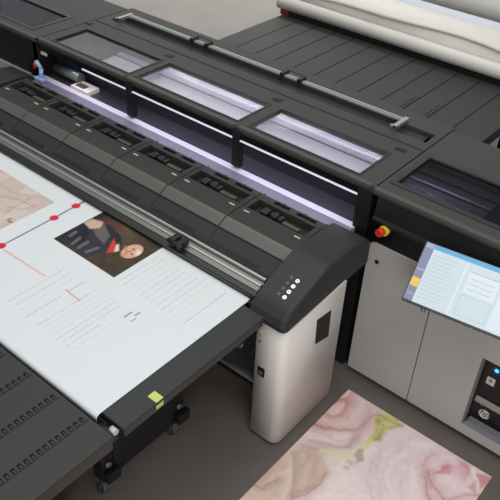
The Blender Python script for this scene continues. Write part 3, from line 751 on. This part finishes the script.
    for k_, pts in enumerate(([(388, 500), (383, 478), (388, 462), (400, 450), (414, 448)], [(396, 500), (392, 480), (398, 466), (412, 458)], [(404, 500), (402, 484), (408, 472), (418, 468)], [(372, 500), (366, 480), (372, 462)], [(380, 452), (376, 470), (380, 500)])):
        S_(pts, 1.6, (196, 170, 172), 3, .55)
    for pts in ([(398, 446), (410, 438), (426, 440)], [(420, 496), (418, 480), (424, 470)], [(432, 452), (446, 452), (458, 456)], [(440, 488), (452, 490), (466, 486)]): S_(pts, 1.2, (204, 168, 174), 2, .6)
    for pts in ([(392, 496), (387, 476), (394, 462), (406, 454)], [(410, 444), (430, 446), (450, 460)], [(412, 470), (416, 490)]): S_(pts, 3, (240, 224, 224), 4, .6)
    F([(424, 470), (432, 458), (446, 456), (462, 460), (478, 470), (484, 484), (476, 494), (450, 500), (434, 500), (426, 486)], (236, 208, 210), 3, .95)
    S_([(423, 466), (428, 460), (436, 456)], 2.5, (206, 140, 148), 3, .8)
    S_([(435, 474), (444, 470), (450, 467)], 2.4, (192, 96, 112), 2, .9)
    F([(434, 474), (450, 466), (452, 470), (448, 476)], (202, 118, 130), 2, .8)
    F([(450, 468), (462, 464), (470, 470), (462, 478), (452, 478)], (222, 176, 186), 3, .9)
    S_([(460, 463), (468, 468), (469, 473), (464, 478)], 2.2, (194, 96, 116), 2, .85)
    S_([(434, 478), (448, 482), (460, 480), (472, 476)], 1.6, (232, 196, 198), 2, .8)
    S_([(428, 472), (432, 484), (440, 494), (447, 502)], 2.8, (180, 86, 100), 2.4, .85)
    S_([(425, 478), (428, 494), (434, 504)], 2.0, (176, 80, 96), 2.4, .8)
    F([(466, 486), (478, 480), (482, 490), (472, 494)], (206, 124, 134), 3, .85)
    S_([(448, 500), (462, 497), (478, 496)], 2, (198, 112, 124), 2, .8)
    S_([(474, 470), (480, 480), (477, 492)], 1.5, (246, 232, 226), 1.2, .9)
    F([(478, 472), (486, 472), (494, 478), (488, 486), (482, 488)], (206, 92, 98), 2, .9)
    F([(484, 484), (494, 486), (506, 500), (488, 502)], (214, 180, 120), 2, .9)
    v = noise2(X * 1.0 + Y * .4, Y - X * .6, .022, 41); C_ *= (.93 + .12 * v)[..., None]
    grey = C_.mean(-1, keepdims=True); C_ = grey + (C_ - grey) * .92
    return np.clip(C_ ** .82 * 1.02, 0, .92)
o = grid_sheet('floor_print', -1.306, -.412, .95, 2.668, .0048, lambda X, Y: np.full_like(X, .003), paint_rose, vcol_mat('rose_print_film', .5), .002)
tag(o, 'large pink rose print lying on the floor in front of the printer', 'print')

# ================================================================== MONITOR
yaw = math.radians(8); tilt = math.radians(48)
T = thing('touch_monitor', (-.80, 2.79, .95), 'tilted touch monitor showing a pale blue menu on the right cabinet', 'monitor')
w_ = Vector((math.cos(yaw), math.sin(yaw), 0)); n_ = Vector((-w_[1], w_[0], 0)); u_ = Vector((0, 0, 1)) * math.cos(tilt) + n_ * math.sin(tilt); fwd = w_.cross(u_)
O = Vector((-1.036, 2.50, .975))
MM = Matrix(((w_[0], u_[0], fwd[0], O[0]), (w_[1], u_[1], fwd[1], O[1]), (w_[2], u_[2], fwd[2], O[2]), (0, 0, 0, 1)))
W, H_ = .50, .288
q = MB(); q.box(-.006, W + .006, -.010, H_ + .004, -.030, -.001, .004, MM); ca = q.build('monitor_casing', mat('casing', (64, 66, 72), .4), T)
q = MB()
def scr(mi, a, b, c, d, z):
    q.mi = mi; q.quad([MM @ Vector((a, c, z)), MM @ Vector((b, c, z)), MM @ Vector((b, d, z)), MM @ Vector((a, d, z))])
def em(name, c, s=.95): return mat(name, tuple(int(x * .08) for x in c), .25, emit=c, estr=s)
SM = [em('screen_pale', (214, 228, 236)), em('screen_blue', (112, 180, 222)), em('screen_violet', (150, 156, 182), .85), em('screen_yellow', (250, 205, 100)), em('screen_white', (228, 238, 244)), em('screen_line', (176, 196, 214)), em('screen_grey', (176, 180, 204))]
scr(0, 0, W, 0, H_, 0); scr(2, 0, .042, 0, H_, .0006); scr(1, .042, W, H_ - .022, H_, .0006); scr(6, .002, .040, H_ - .024, H_ - .002, .0009)
scr(3, .002, .040, .070, .112, .0009); scr(6, .004, .038, .150, .160, .0009); scr(6, .006, .036, .03, .036, .0009)
for i in range(12): scr(5, .055, .055 + .09 + .05 * ((i * 7) % 3) / 3, .03 + i * .019, .032 + i * .019, .0006)
scr(4, .205, .215, .005, H_ - .03, .0006); scr(4, .235, .375, .125, .225, .0008); scr(5, .235, .375, .225, .229, .0008); scr(5, .235, .375, .020, .115, .0007)
scr(0, .237, .373, .022, .113, .0008); scr(4, .39, .48, .01, .24, .0008)
for i in range(3): scr(5, .25, .36, .145 + i * .025, .148 + i * .025, .0010)
q.build('screen', SM, T)
q = MB(); q.cyl(MM @ Vector((.105, -.010, -.018)), MM @ Vector((.105, -.024, -.018)), .012, 16); q.box(.14, .15, -.014, -.010, -.012, -.004, 0, MM); q.build('bezel_knob', [SILVD], T)
q = MB(); q.tube([MM @ Vector((.25, .14, -.03)), (-.80, 2.72, 1.02), (-.80, 2.785, 1.02)], .018, 14); q.box(-.85, -.75, 2.765, 2.785, .965, 1.06, .004); q.build('monitor_arm', DEEP, T)
